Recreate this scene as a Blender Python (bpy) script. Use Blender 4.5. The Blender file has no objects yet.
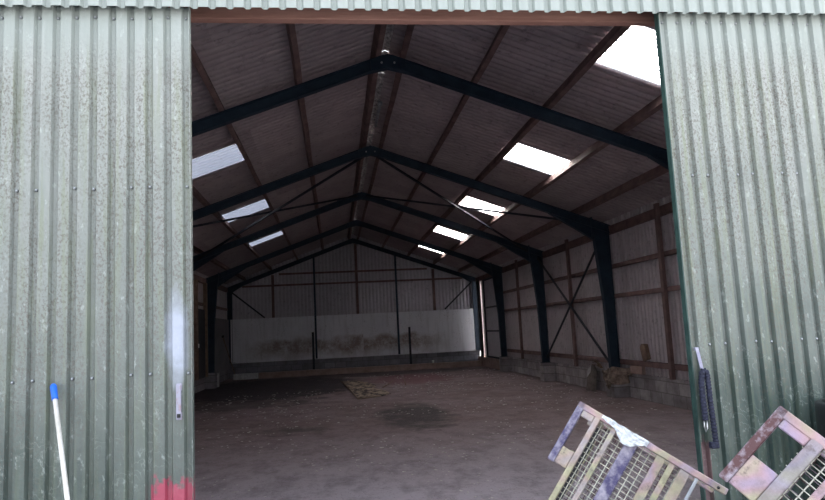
import bpy, math, random
from mathutils import Vector, Matrix, noise
random.seed(7)
COL = bpy.context.scene.collection
S = 4.57            # bay spacing
SL = 0.363          # roof slope
HS = 5.287          # rafter soffit at ridge
W = 5.05            # wall plane half span
V = Vector

# ------------------------------------------------------------------ node helpers
def new_mat(name):
    m = bpy.data.materials.new(name); m.use_nodes = True
    nt = m.node_tree; nt.nodes.clear()
    return m, nt
ORG = (0., 0., 0.)
def N(nt, t, **k):
    n = nt.nodes.new(t)
    for a, b in k.items():
        if a in ('inp',):
            for i, v in b.items(): n.inputs[i].default_value = v
        else: setattr(n, a, b)
    return n
def L(nt, a, b): nt.links.new(a, b)
def coords(nt, scale=(1, 1, 1), loc=(0, 0, 0), rot=(0, 0, 0)):
    tc = N(nt, 'ShaderNodeTexCoord'); mp = N(nt, 'ShaderNodeMapping')
    if any(ORG):   # the object's own origin, so patterns are laid out in place
        ad = N(nt, 'ShaderNodeVectorMath', operation='ADD'); ad.inputs[1].default_value = ORG
        L(nt, tc.outputs['Object'], ad.inputs[0]); src = ad.outputs[0]
    else: src = tc.outputs['Object']
    mp.inputs['Scale'].default_value = scale; mp.inputs['Location'].default_value = loc
    mp.inputs['Rotation'].default_value = rot
    L(nt, src, mp.inputs[0]); return mp.outputs[0]
def noise_f(nt, vec, scale, detail=4, rough=.6, lo=.4, hi=.6, dist=0):
    n = N(nt, 'ShaderNodeTexNoise'); n.inputs['Scale'].default_value = scale
    n.inputs['Detail'].default_value = detail; n.inputs['Roughness'].default_value = rough
    n.inputs['Distortion'].default_value = dist
    L(nt, vec, n.inputs['Vector'])
    return rng(nt, n.outputs[0], lo, hi)
def rng(nt, v, lo, hi, a=0., b=1.):
    r = N(nt, 'ShaderNodeMapRange'); r.clamp = True
    r.inputs[1].default_value = lo; r.inputs[2].default_value = hi
    r.inputs[3].default_value = a; r.inputs[4].default_value = b
    L(nt, v, r.inputs[0]); return r.outputs[0]
def mth(nt, op, a, b=None, clamp=False):
    m = N(nt, 'ShaderNodeMath', operation=op); m.use_clamp = clamp
    for i, v in enumerate((a, b)):
        if v is None: continue
        if isinstance(v, (int, float)): m.inputs[i].default_value = v
        else: L(nt, v, m.inputs[i])
    return m.outputs[0]
def mix(nt, f, a, b):
    m = N(nt, 'ShaderNodeMix', data_type='RGBA')
    if isinstance(f, (int, float)): m.inputs[0].default_value = f
    else: L(nt, f, m.inputs[0])
    for i, c in ((6, a), (7, b)):
        if isinstance(c, tuple): m.inputs[i].default_value = (*c[:3], 1)
        else: L(nt, c, m.inputs[i])
    return m.outputs[2]
def finish(nt, col, rough=.8, metal=0., bump=None, bs=.3, bd=.01, spec=.5):
    b = N(nt, 'ShaderNodeBsdfPrincipled'); o = N(nt, 'ShaderNodeOutputMaterial')
    if isinstance(col, tuple): b.inputs['Base Color'].default_value = (*col, 1)
    else: L(nt, col, b.inputs['Base Color'])
    if isinstance(rough, (int, float)): b.inputs['Roughness'].default_value = rough
    else: L(nt, rough, b.inputs['Roughness'])
    b.inputs['Metallic'].default_value = metal
    b.inputs['Specular IOR Level'].default_value = spec
    if bump is not None:
        bp = N(nt, 'ShaderNodeBump'); bp.inputs['Strength'].default_value = bs
        bp.inputs['Distance'].default_value = bd
        L(nt, bump, bp.inputs['Height']); L(nt, bp.outputs[0], b.inputs['Normal'])
    L(nt, b.outputs[0], o.inputs[0])
def sepxyz(nt, vec):
    s = N(nt, 'ShaderNodeSeparateXYZ'); L(nt, vec, s.inputs[0]); return s.outputs
def simple(name, c1, c2, scale=6, rough=.8, stretch=(1, 1, 1), metal=0., bd=.004, lo=.35, hi=.65, spec=.4):
    m, nt = new_mat(name); v = coords(nt, stretch)
    f = noise_f(nt, v, scale, 6, .65, lo, hi)
    finish(nt, mix(nt, f, c1, c2), rough, metal, f, .4, bd, spec); return m

M = {}
M['blue_steel'] = simple('dark navy paint', (.008, .020, .040), (.016, .036, .060), 5, .6)
M['red_timber'] = simple('red oxide painted timber', (.125, .075, .07), (.23, .145, .135), 4, .75, (1, 1, 1))
M['raw_timber'] = simple('weathered timber', (.16, .10, .07), (.28, .19, .14), 8, .8)
M['sawn_lintel'] = simple('sawn red brown timber', (.28, .135, .105), (.44, .235, .19), 3, .7, (.35, 4, 6))
M['galv'] = simple('galvanised steel', (.30, .32, .36), (.45, .47, .50), 12, .45, metal=.5)
M['dark_steel'] = simple('dark painted steel', (.015, .018, .028), (.03, .034, .045), 6, .6)
M['chrome'] = simple('worn chrome', (.5, .5, .52), (.75, .75, .78), 20, .3, metal=.9)
M['black_plastic'] = simple('black plastic', (.008, .009, .011), (.016, .017, .02), 4, .35)
M['blue_grip'] = simple('blue plastic grip', (.015, .12, .62), (.02, .16, .75), 5, .4)
M['white_pole'] = simple('white painted pole', (.62, .58, .52), (.78, .75, .72), 10, .4)
M['bristle'] = simple('dark bristles', (.02, .02, .02), (.06, .05, .05), 60, .9)
M['mesh_wire'] = simple('zinc plated wire', (.42, .42, .36), (.66, .64, .56), 15, .4, metal=.35)
M['brick_red'] = simple('brown timber kerb', (.30, .21, .18), (.44, .32, .28), 5, .9)
M['white_block'] = simple('pale concrete block', (.46, .45, .46), (.66, .65, .66), 14, .9)
M['white_plastic'] = simple('white plastic', (.7, .7, .68), (.85, .85, .83), 3, .4)
M['sacking'] = simple('brown sacking', (.13, .09, .07), (.38, .30, .25), 9, .95, bd=.02)
M['chip'] = simple('pale chips', (.42, .38, .36), (.80, .76, .73), 30, .9)
M['slabm'] = simple('stained slab', (.10, .085, .075), (.19, .165, .15), 8, .9)
M['film'] = simple('crumpled clear film', (.45, .47, .52), (.75, .77, .80), 30, .25)
M['navy_sleeve'] = simple('navy fabric sleeve', (.007, .009, .022), (.035, .038, .075), 60, .7)
M['lilac_steel'] = simple('lilac weathered bracket', (.28, .27, .40), (.42, .42, .52), 25, .5, metal=.2)
M['handle_rust'] = simple('lilac handle with rust', (.36, .35, .45), (.30, .16, .12), 22, .5, lo=.5, hi=.75)

def sheet_paint(name, flip=False, dirty=1., door=0):
    """sage green profiled sheet, chalked near the top and lichen-freckled in a band"""
    m, nt = new_mat(name); v = coords(nt); s = sepxyz(nt, v)
    big = noise_f(nt, v, 1.3, 4, .6, .3, .7)
    # paint: chalky pale where it weathered at the top, greener low down
    wob = mth(nt, 'ADD', s[2], mth(nt, 'MULTIPLY', mth(nt, 'SUBTRACT', big, .5), .9))
    hgt = rng(nt, wob, 1.0 if door == 2 else .75, 3.1)
    base = mix(nt, hgt, (.040, .066, .062) if door == 2 else (.075, .096, .088), (.325, .340, .326))
    top = rng(nt, s[2], 3.25, 3.55)
    base = mix(nt, top, base, (.355, .392, .378))
    st = coords(nt, (9, 9, .9)); streak = noise_f(nt, st, 2., 5, .6, .35, .7)
    base = mix(nt, mth(nt, 'MULTIPLY', streak, .35), base, (.20, .24, .21))
    # lichen freckles
    if dirty > 0:
        v2 = coords(nt, (1, 1, .75))
        f1 = noise_f(nt, v2, 72, 4, .8, .50, .58)
        f2 = noise_f(nt, coords(nt, (5, 1, .8), (3, 0, 0)), 1.6, 3, .6, .30, .55)
        band = mth(nt, 'MULTIPLY', rng(nt, s[2], 3.5, 3.15), rng(nt, s[2], .9, 1.9, .45, 1))
        fr = mth(nt, 'MULTIPLY', mth(nt, 'MULTIPLY', f1, f2), mth(nt, 'MULTIPLY', band, .75 * dirty))
        base = mix(nt, fr, base, (.12, .10, .085))
        f3 = noise_f(nt, coords(nt, (1, 1, .5), (7, 0, 2)), 28, 4, .7, .60, .68)
        base = mix(nt, mth(nt, 'MULTIPLY', f3, .25 * dirty), base, (.62, .68, .66))
        # green algae in the valleys' shoulders near the top
        f4 = noise_f(nt, coords(nt, (10, 1, .5), (1, 0, 5)), 3, 3, .6, .5, .75)
        base = mix(nt, mth(nt, 'MULTIPLY', mth(nt, 'MULTIPLY', f4, .55), band), base, (.20, .23, .14))
    if door:
        # scratches low on the door: thin pale arcs
        w = N(nt, 'ShaderNodeTexWave'); w.bands_direction = 'DIAGONAL'
        w.inputs['Scale'].default_value = 9; w.inputs['Distortion'].default_value = 14
        w.inputs['Detail'].default_value = 3; w.inputs['Detail Scale'].default_value = 1.4
        L(nt, v, w.inputs['Vector'])
        sc = mth(nt, 'MULTIPLY', rng(nt, w.outputs[1], .93, .99), rng(nt, s[2], 2.0, 1.2))
        sc = mth(nt, 'MULTIPLY', sc, noise_f(nt, v, 5, 2, .5, .5, .62))
        base = mix(nt, mth(nt, 'MULTIPLY', sc, .28), base, (.36, .40, .37))
        if door == 1:
            # bluish sky reflection painted into the colour by the handle, pink paint at the foot
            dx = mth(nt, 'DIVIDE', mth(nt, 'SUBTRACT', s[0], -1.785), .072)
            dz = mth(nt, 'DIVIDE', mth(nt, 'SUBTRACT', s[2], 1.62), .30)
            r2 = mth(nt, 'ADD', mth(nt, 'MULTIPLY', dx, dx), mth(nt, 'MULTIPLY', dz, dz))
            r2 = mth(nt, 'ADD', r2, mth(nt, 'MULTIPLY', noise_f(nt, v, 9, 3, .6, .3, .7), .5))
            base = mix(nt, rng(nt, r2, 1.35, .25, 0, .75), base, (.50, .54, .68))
            x0, x1, zt = -1.935, -1.69, .815
        else:
            x0, x1, zt = 1.392, 1.45, .83
        pk = mth(nt, 'MULTIPLY', mth(nt, 'GREATER_THAN', s[0], x0), mth(nt, 'LESS_THAN', s[0], x1))
        wz = mth(nt, 'ADD', s[2], mth(nt, 'MULTIPLY', mth(nt, 'SUBTRACT', noise_f(nt, v, 16, 3, .6, .3, .7), .5), .10))
        pk = mth(nt, 'MULTIPLY', pk, rng(nt, wz, zt + .01, zt - .03))
        pk = mth(nt, 'MULTIPLY', pk, noise_f(nt, coords(nt, (6, 1, 1)), 5, 3, .6, .28, .42))
        base = mix(nt, mth(nt, 'MULTIPLY', pk, .92 if door == 1 else .45), base, (.42, .07, .12) if door == 1 else (.22, .06, .09))
    bmp = noise_f(nt, v, 7, 5, .6, .2, .8)
    rough = rng(nt, hgt, 0, 1, .33, .62)
    finish(nt, base, rough, 0, bmp, .35, .012, .5); return m
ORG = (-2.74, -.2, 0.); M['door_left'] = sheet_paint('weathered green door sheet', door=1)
ORG = (2.4235, -.2, 0.); M['door_right'] = sheet_paint('weathered green door sheet right', door=2); ORG = (0., 0., 0.)
M['cladding'] = sheet_paint('pale green cladding', dirty=.0)
M['door_edge'] = simple('dark green door frame', (.022, .052, .048), (.05, .10, .09), 9, .5)

def roof_mat(name, c1, c2, axis, rgh=.8):
    m, nt = new_mat(name); v = coords(nt); s = sepxyz(nt, v)
    # each sheet of fibre cement aged its own way
    sn = N(nt, 'ShaderNodeMath', operation='FLOOR'); L(nt, mth(nt, 'DIVIDE', s[axis], 1.02), sn.inputs[0])
    if axis == 1:
        xs = mth(nt, 'ADD', mth(nt, 'DIVIDE', s[0], 2.1), .0)
        row = N(nt, 'ShaderNodeMath', operation='FLOOR'); L(nt, xs, row.inputs[0])
        key = mth(nt, 'ADD', sn.outputs[0], mth(nt, 'MULTIPLY', row.outputs[0], 17.3))
    else: key = sn.outputs[0]
    wn = N(nt, 'ShaderNodeTexWhiteNoise', noise_dimensions='1D'); L(nt, key, wn.inputs['W'])
    f = noise_f(nt, v, 2.2, 6, .65, .3, .7)
    f = mth(nt, 'ADD', mth(nt, 'MULTIPLY', f, .55), mth(nt, 'MULTIPLY', wn.outputs[0], .45))
    c = mix(nt, f, c1, c2)
    d = noise_f(nt, v, 9, 5, .7, .55, .72)
    c = mix(nt, mth(nt, 'MULTIPLY', d, .5), c, (.05, .04, .045))
    finish(nt, c, rgh, 0, noise_f(nt, v, 30, 4, .6, .3, .7), .2, .003, .45); return m
M['roof'] = roof_mat('fibre cement roof sheets', (.32, .262, .275), (.50, .425, .44), 1)
M['wall_sheet'] = roof_mat('corrugated wall sheets', (.46, .40, .42), (.66, .60, .62), 1, .5)
M['wall_back_sheet'] = roof_mat('corrugated gable sheets', (.50, .47, .51), (.70, .66, .71), 0, .5)
M['ridge'] = simple('pale ridge capping', (.20, .19, .20), (.62, .60, .58), 6, .8, (3, 1.6, 3))

def skylight_mat(c1, c2):
    m, nt = new_mat('translucent grp sheet'); v = coords(nt)
    f = noise_f(nt, v, 14, 4, .6, .62, .72)
    c = mix(nt, mth(nt, 'MULTIPLY', f, .5), c1, c2)
    t = N(nt, 'ShaderNodeBsdfTranslucent'); d = N(nt, 'ShaderNodeBsdfDiffuse')
    L(nt, c, t.inputs[0]); d.inputs[0].default_value = (.5, .5, .5, 1)
    mx = N(nt, 'ShaderNodeMixShader'); mx.inputs[0].default_value = .12
    L(nt, t.outputs[0], mx.inputs[1]); L(nt, d.outputs[0], mx.inputs[2])
    o = N(nt, 'ShaderNodeOutputMaterial'); L(nt, mx.outputs[0], o.inputs[0]); return m
M['skylight_R'] = skylight_mat((.92, .92, .93), (.55, .5, .42)); M['skylight_L'] = skylight_mat((.26, .265, .30), (.14, .13, .13))  # sun difference put into colour: right slope bright, left dimmer and bluer

def block_mat(name, u, c1, c2, mortar, bw=.44, bh=.215):
    m, nt = new_mat(name); v = coords(nt); s = sepxyz(nt, v)
    cb = N(nt, 'ShaderNodeCombineXYZ'); L(nt, s[u], cb.inputs[0]); L(nt, s[2], cb.inputs[1])
    b = N(nt, 'ShaderNodeTexBrick'); L(nt, cb.outputs[0], b.inputs['Vector'])
    b.inputs['Color1'].default_value = (*c1, 1); b.inputs['Color2'].default_value = (*c2, 1)
    b.inputs['Mortar'].default_value = (*mortar, 1); b.inputs['Scale'].default_value = 1
    b.inputs['Brick Width'].default_value = bw; b.inputs['Row Height'].default_value = bh
    b.inputs['Mortar Size'].default_value = .008; b.inputs['Bias'].default_value = 0
    f = noise_f(nt, v, 3.5, 6, .7, .35, .7)
    c = mix(nt, mth(nt, 'MULTIPLY', f, .6), b.outputs[0], (.10, .075, .07))
    w = noise_f(nt, v, 9, 4, .7, .6, .72)
    c = mix(nt, mth(nt, 'MULTIPLY', w, .4), c, (.42, .40, .40))
    h = mth(nt, 'ADD', mth(nt, 'MULTIPLY', b.outputs[1], -.6), noise_f(nt, v, 35, 4, .6, .3, .7))
    finish(nt, c, .92, 0, h, .6, .006, .2); return m
M['block_y'] = block_mat('concrete blockwork', 1, (.34, .315, .33), (.60, .56, .58), (.24, .22, .22))
M['block_x'] = block_mat('dark concrete blockwork', 0, (.24, .24, .28), (.34, .34, .38), (.16, .16, .18))
M['block_left'] = block_mat('side concrete blockwork', 1, (.26, .25, .28), (.38, .37, .40), (.11, .11, .12))

def board_mat(seed):
    global ORG
    ORG = ((-3.305, -.68, .99, 3.2975)[seed], 22.72, .60)
    m, nt = new_mat('whitewashed board %d' % seed); v = coords(nt, (1, 1, 1), (seed * 3.7, 0, 0)); raw = coords(nt); s = sepxyz(nt, raw)
    f = noise_f(nt, v, 1.2, 6, .65, .3, .7)
    c = mix(nt, f, (.74, .74, .79), (.84, .84, .88))
    zz = mth(nt, 'ADD', s[2], mth(nt, 'MULTIPLY', mth(nt, 'SUBTRACT', noise_f(nt, v, 1.1, 2, .5, .3, .7), .5), .35))
    band = mth(nt, 'MULTIPLY', rng(nt, zz, .62, 1.0), rng(nt, zz, 1.48, 1.30))
    st = mth(nt, 'MULTIPLY', band, noise_f(nt, v, 2.6, 7, .8, .33, .56))
    xl = {0: rng(nt, s[0], -4.6, -3.4), 3: rng(nt, s[0], 4.0, 2.4)}.get(seed)
    if xl is not None: st = mth(nt, 'MULTIPLY', st, xl)
    c = mix(nt, mth(nt, 'MULTIPLY', st, .85), c, (.27, .18, .15))
    sp = mth(nt, 'MULTIPLY', noise_f(nt, v, 22, 4, .7, .58, .64), noise_f(nt, v, 2.2, 2, .5, .45, .6))
    c = mix(nt, mth(nt, 'MULTIPLY', sp, .5), c, (.14, .12, .12))
    vs = noise_f(nt, coords(nt, (6, 6, .6), (seed, 0, 0)), 1.5, 4, .6, .5, .8)
    c = mix(nt, mth(nt, 'MULTIPLY', vs, .3), c, (.24, .21, .20))
    finish(nt, c, .8, 0, f, .2, .004, .3); ORG = (0., 0., 0.); return m

def floor_mat():
    m, nt = new_mat('dirty concrete floor'); v = coords(nt); s = sepxyz(nt, v)
    f = noise_f(nt, v, .55, 8, .7, .3, .7)
    c = mix(nt, f, (.25, .175, .180), (.42, .33, .35))
    g = noise_f(nt, v, 14, 6, .75, .35, .7)
    c = mix(nt, mth(nt, 'MULTIPLY', g, .55), c, (.16, .125, .12))
    # daylight from the doorway painted in: paler lilac floor at the front
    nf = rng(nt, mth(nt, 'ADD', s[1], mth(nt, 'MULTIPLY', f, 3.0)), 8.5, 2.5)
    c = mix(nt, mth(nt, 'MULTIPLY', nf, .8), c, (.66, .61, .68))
    def blob(cx, cy, rx, ry, amp, lo, hi):
        dx = mth(nt, 'DIVIDE', mth(nt, 'SUBTRACT', s[0], cx), rx); dy = mth(nt, 'DIVIDE', mth(nt, 'SUBTRACT', s[1], cy), ry)
        r = mth(nt, 'ADD', mth(nt, 'MULTIPLY', dx, dx), mth(nt, 'MULTIPLY', dy, dy))
        n = noise_f(nt, v, 1.6, 5, .7, .3, .7)
        return rng(nt, mth(nt, 'ADD', r, mth(nt, 'MULTIPLY', mth(nt, 'SUBTRACT', n, .5), amp)), hi, lo)
    d1 = blob(-3.0, 17.2, 2.9, 4.3, 1.0, .75, 1.2)
    d2 = blob(0.55, 8.3, .75, 2.0, 1.5, .3, 1.1)
    d3 = blob(-3.4, 12.6, 2.2, 1.7, 2.2, .3, 1.2)
    d4 = blob(-1.6, 7.2, .7, .5, 2.2, .1, 1.0)
    d5 = blob(-.5, 20.8, 5.5, 1.3, 1.2, .5, 1.2)
    dk = mth(nt, 'MAXIMUM', mth(nt, 'MAXIMUM', d1, mth(nt, 'MULTIPLY', d2, .85)), mth(nt, 'MULTIPLY', mth(nt, 'MAXIMUM', d3, d4), .6))
    dk = mth(nt, 'MAXIMUM', dk, mth(nt, 'MULTIPLY', d5, .7))
    c = mix(nt, noise_f(nt, coords(nt, (1, .6, 1), (9, 1, 0)), 2.6, 7, .75, .46, .60), mix(nt, .0, c, c), mix(nt, .38, c, (.11, .085, .085)))
    vo2 = N(nt, 'ShaderNodeTexVoronoi'); vo2.inputs['Scale'].default_value = 38; L(nt, v, vo2.inputs['Vector'])
    c = mix(nt, mth(nt, 'MULTIPLY', mth(nt, 'MULTIPLY', mth(nt, 'LESS_THAN', vo2.outputs[0], .17), noise_f(nt, v, 2.2, 4, .7, .42, .6)), .5), c, (.62, .58, .58))
    vo3 = N(nt, 'ShaderNodeTexVoronoi'); vo3.inputs['Scale'].default_value = 23; L(nt, coords(nt, (1, 1, 1), (5, 5, 0)), vo3.inputs['Vector'])
    c = mix(nt, mth(nt, 'MULTIPLY', mth(nt, 'LESS_THAN', vo3.outputs[0], .16), .5), c, (.07, .055, .055))
    c = mix(nt, mth(nt, 'MULTIPLY', dk, .88), c, (.018, .017, .022))
    pk = blob(1.6, 17.6, 1.5, 2.3, 1.0, .4, 1.2)
    c = mix(nt, mth(nt, 'MULTIPLY', pk, .6), c, (.21, .075, .10))
    # light scattered dust and chips
    vo = N(nt, 'ShaderNodeTexVoronoi'); vo.inputs['Scale'].default_value = 11; L(nt, v, vo.inputs['Vector'])
    ch = mth(nt, 'MULTIPLY', mth(nt, 'LESS_THAN', vo.outputs[0], .06), noise_f(nt, v, 1.1, 3, .6, .45, .6))
    c = mix(nt, mth(nt, 'MULTIPLY', ch, .55), c, (.42, .37, .35))
    cr = noise_f(nt, coords(nt, (1, 1, 1), (4, 2, 0)), 2.4, 8, .8, .56, .66)
    c = mix(nt, mth(nt, 'MULTIPLY', cr, .35), c, (.30, .25, .23))
    h = mth(nt, 'ADD', noise_f(nt, v, 5, 8, .8, .2, .8), g)
    rough = mth(nt, 'SUBTRACT', .93, mth(nt, 'MULTIPLY', dk, .25))
    finish(nt, c, rough, 0, h, .7, .012, .25); return m
M['floor'] = floor_mat()
M['yard'] = simple('yard concrete', (.13, .13, .13), (.20, .20, .20), 3, .9)

def rainbow_mat(name, base1, base2, amt):
    """passivated (yellow-zinc) plated steel: pink, gold and green tints with rubbed grey and rust"""
    m, nt = new_mat(name); v = coords(nt)
    n = N(nt, 'ShaderNodeTexNoise'); n.inputs['Scale'].default_value = 5.; n.inputs['Detail'].default_value = 2
    L(nt, v, n.inputs['Vector'])
    cr = N(nt, 'ShaderNodeValToRGB'); L(nt, n.outputs[0], cr.inputs[0])
    e = cr.color_ramp; e.elements[0].position = .30; e.elements[0].color = (.20, .30, .20, 1)
    e.elements[1].position = .72; e.elements[1].color = (.30, .36, .42, 1)
    for p, c in ((.40, (.55, .50, .24)), (.47, (.56, .28, .34)), (.54, (.38, .26, .50)), (.62, (.52, .44, .27))):
        x = e.elements.new(p); x.color = (*c, 1)
    f = noise_f(nt, v, 9, 5, .7, .35, .65)
    c = mix(nt, amt, mix(nt, f, base1, base2), cr.outputs[0])
    r = noise_f(nt, coords(nt, (1, 1, 1), (3, 1, 2)), 12, 6, .75, .56, .68)
    c = mix(nt, mth(nt, 'MULTIPLY', r, .8), c, (.10, .065, .065)); g_ = noise_f(nt, coords(nt, (1, 1, 1), (8, 4, 2)), 6, 7, .8, .42, .62)
    c = mix(nt, .18, c, (.06, .06, .06)); c = mix(nt, mth(nt, 'MULTIPLY', g_, .45), c, (.11, .10, .085))
    finish(nt, c, .42, .25, f, .3, .004, .5); return m
M['zinc'] = rainbow_mat('plated steel gold', (.32, .30, .21), (.50, .48, .36), .35)
M['zinc_pink'] = rainbow_mat('plated steel pink', (.34, .27, .27), (.52, .42, .38), .45)
M['zinc_grey'] = rainbow_mat('plated steel grey', (.20, .20, .20), (.40, .38, .41), .22)
M['zinc_rainbow'] = rainbow_mat('plated steel iridescent', (.34, .35, .32), (.42, .38, .42), .6)
M['purple'] = simple('worn purple paint', (.060, .050, .13), (.34, .31, .38), 14, .5, lo=.40, hi=.62)
M['maroon'] = simple('rusty maroon paint', (.10, .045, .050), (.36, .31, .37), 16, .6, lo=.46, hi=.62)

# ------------------------------------------------------------------ mesh helpers
class MB:
    def __init__(s): s.v = []; s.f = []; s.smooth = False
    def add(s, vs, fs):
        o = len(s.v); s.v += [tuple(x) for x in vs]; s.f += [tuple(i + o for i in f) for f in fs]; return s
    def box(s, x0, x1, y0, y1, z0, z1):
        vs = [(x, y, z) for x in (x0, x1) for y in (y0, y1) for z in (z0, z1)]
        return s.add(vs, [(0, 1, 3, 2), (4, 6, 7, 5), (0, 4, 5, 1), (2, 3, 7, 6), (0, 2, 6, 4), (1, 5, 7, 3)])
    def bar(s, A, B, w, d, up=(0, 0, 1), ou=0., od=0.):
        """box from A to B; w across, d along 'up' ; offsets in the same axes"""
        A = V(A); B = V(B); t = (B - A).normalized(); u = V(up); u = (u - t * u.dot(t)).normalized(); a = t.cross(u)
        vs = []
        for P in (A, B):
            for i, j in ((-1, -1), (1, -1), (1, 1), (-1, 1)):
                vs.append(P + a * (i * w / 2 + ou) + u * (j * d / 2 + od))
        return s.add(vs, [(3, 2, 1, 0), (4, 5, 6, 7), (0, 1, 5, 4), (1, 2, 6, 5), (2, 3, 7, 6), (3, 0, 4, 7)])
    def tube(s, pts, r, n=8, cap=True):
        pts = [V(p) for p in pts]; rs = r if isinstance(r, (list, tuple)) else [r] * len(pts)
        rings = []; pu = None
        for i, p in enumerate(pts):
            t = (pts[min(i + 1, len(pts) - 1)] - pts[max(i - 1, 0)]).normalized()
            u = pu if pu else (V((0, 0, 1)) if abs(t.z) < .9 else V((1, 0, 0)))
            u = (u - t * u.dot(t)).normalized(); pu = u; a = t.cross(u)
            rings.append([p + (a * math.cos(2 * math.pi * k / n) + u * math.sin(2 * math.pi * k / n)) * rs[i] for k in range(n)])
        vs = [q for r_ in rings for q in r_]; fs = []
        for i in range(len(pts) - 1):
            for k in range(n): fs.append((i * n + k, i * n + (k + 1) % n, (i + 1) * n + (k + 1) % n, (i + 1) * n + k))
        if cap: fs += [tuple(reversed(range(n))), tuple((len(pts) - 1) * n + k for k in range(n))]
        s.smooth = True
        return s.add(vs, fs)
    def prism(s, poly, axis, a0, a1):
        """poly: 2D outline; extruded along axis ('y': poly=(x,z); 'x': poly=(y,z); 'z': poly=(x,y))"""
        n = len(poly)
        f = {'y': lambda p, a: (p[0], a, p[1]), 'x': lambda p, a: (a, p[0], p[1]), 'z': lambda p, a: (p[0], p[1], a)}[axis]
        vs = [f(p, a0) for p in poly] + [f(p, a1) for p in poly]
        fs = [tuple(range(n)), tuple(reversed(range(n, 2 * n)))] + [(i, (i + 1) % n, n + (i + 1) % n, n + i) for i in range(n)]
        return s.add(vs, fs)
    def build(s, name, mat, parent=None, loc=None, bevel=0., smooth=None, kind=None):
        import bmesh
        off = V(loc) if loc is not None else (V(parent['_o']) if parent is not None and '_o' in parent else V((0, 0, 0)))
        if parent is not None and loc is not None: off = V(parent['_o']) if '_o' in parent else off
        me = bpy.data.meshes.new(name)
        me.from_pydata([tuple(V(p) - off) for p in s.v], [], s.f); 
        bm = bmesh.new(); bm.from_mesh(me); bmesh.ops.recalc_face_normals(bm, faces=bm.faces); bm.to_mesh(me); bm.free()
        me.materials.append(mat)
        sm = s.smooth if smooth is None else smooth
        if sm:
            for p in me.polygons: p.use_smooth = True
        o = bpy.data.objects.new(name, me); COL.objects.link(o)
        if parent is None: o.location = off
        else: o.parent = parent
        if bevel:
            b = o.modifiers.new('bevel', 'BEVEL'); b.width = bevel; b.segments = 2; b.limit_method = 'ANGLE'
        if kind: o['kind'] = kind
        return o
def Empty(name, loc, rot=None):
    o = bpy.data.objects.new(name, None); COL.objects.link(o); o.location = loc
    o.empty_display_size = .2
    if rot is not None: o.rotation_euler = rot
    o['_o'] = tuple(loc) if rot is None else (0., 0., 0.)
    return o
def tag(o, label, cat, group=None):
    o['label'] = label; o['category'] = cat
    if group: o['group'] = group
    return o
def soffit(x): return HS - SL * abs(x)
RT = .172      # rafter depth
PD = .175      # purlin depth
def roofz(x): return HS + RT + PD + .028 - SL * abs(x)

# ------------------------------------------------------------------ setting: floor, yard
g = MB().box(-5.4, 5.4, -.05, 23.1, -.2, 0).build('floor', M['floor'], kind='structure')
g = MB().add([(-40, -40, -.01), (40, -40, -.01), (40, 60, -.01), (-40, 60, -.01)], [(0, 1, 2, 3)]).build('floor_yard', M['yard'], kind='structure')

# ------------------------------------------------------------------ roof (ceiling) sheets with skylight gaps
PXS = [0.215, 1.22, 2.27, 3.33, 4.38]           # purlin positions across each slope
PITCH, SEG = .146, 8
Y0, Y1 = -.38, 23.15
RP = [(0, .036), (.07, .033), (.15, -.012), (.22, -.022), (.36, -.027), (.5, -.028), (.64, -.027), (.78, -.022), (.85, -.012), (.93, .033)]
WP = [(0, .025), (.16, .024), (.20, -.016), (.25, -.021), (.37, -.024), (.5, -.025), (.63, -.024), (.75, -.021), (.80, -.016), (.84, .024)]
def prof(tab, y, P=.146):
    t = (y / P) % 1.0; tb = tab + [(1.0, tab[0][1])]
    for (a, da), (b, db) in zip(tb, tb[1:]):
        if a <= t <= b: return da + (db - da) * (t - a) / (b - a)
    return tab[0][1]
def stations(tab, a0, a1, P=.146):
    out = [a0, a1]; k = math.floor(a0 / P) - 1
    while k * P < a1 + P:
        out += [(k + t) * P for t, _ in tab if a0 + .001 < (k + t) * P < a1 - .001]; k += 1
    return sorted(out)
ys = stations(RP, Y0, Y1)
def corr(y): return prof(RP, y)
xsb = sorted(set([.06, .215, .605, .62, .78, .80, .91, .935, 1.22, 2.355, 3.375, 4.38, 4.9, 5.32]))
skyl = {}
for k in range(5):
    skyl[('R', k)] = (2.12 + 4.52 * k - (.02 if k == 4 else 0), 3.20 + 4.52 * k)
    skyl[('L', k)] = (2.04 + 4.50 * k, 3.11 + 4.50 * k)
skyl[('L', 3)] = (15.93, 16.60); skyl[('L', 4)] = (20.25, 20.32); skyl[('R', 4)] = (20.14, 20.52)
holes = {('R', .91): [(12.05, 12.14)], ('R', .605): [(13.80, 13.86)], ('R', .78): [(13.93, 14.0)], ('R', .91001): []}
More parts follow.
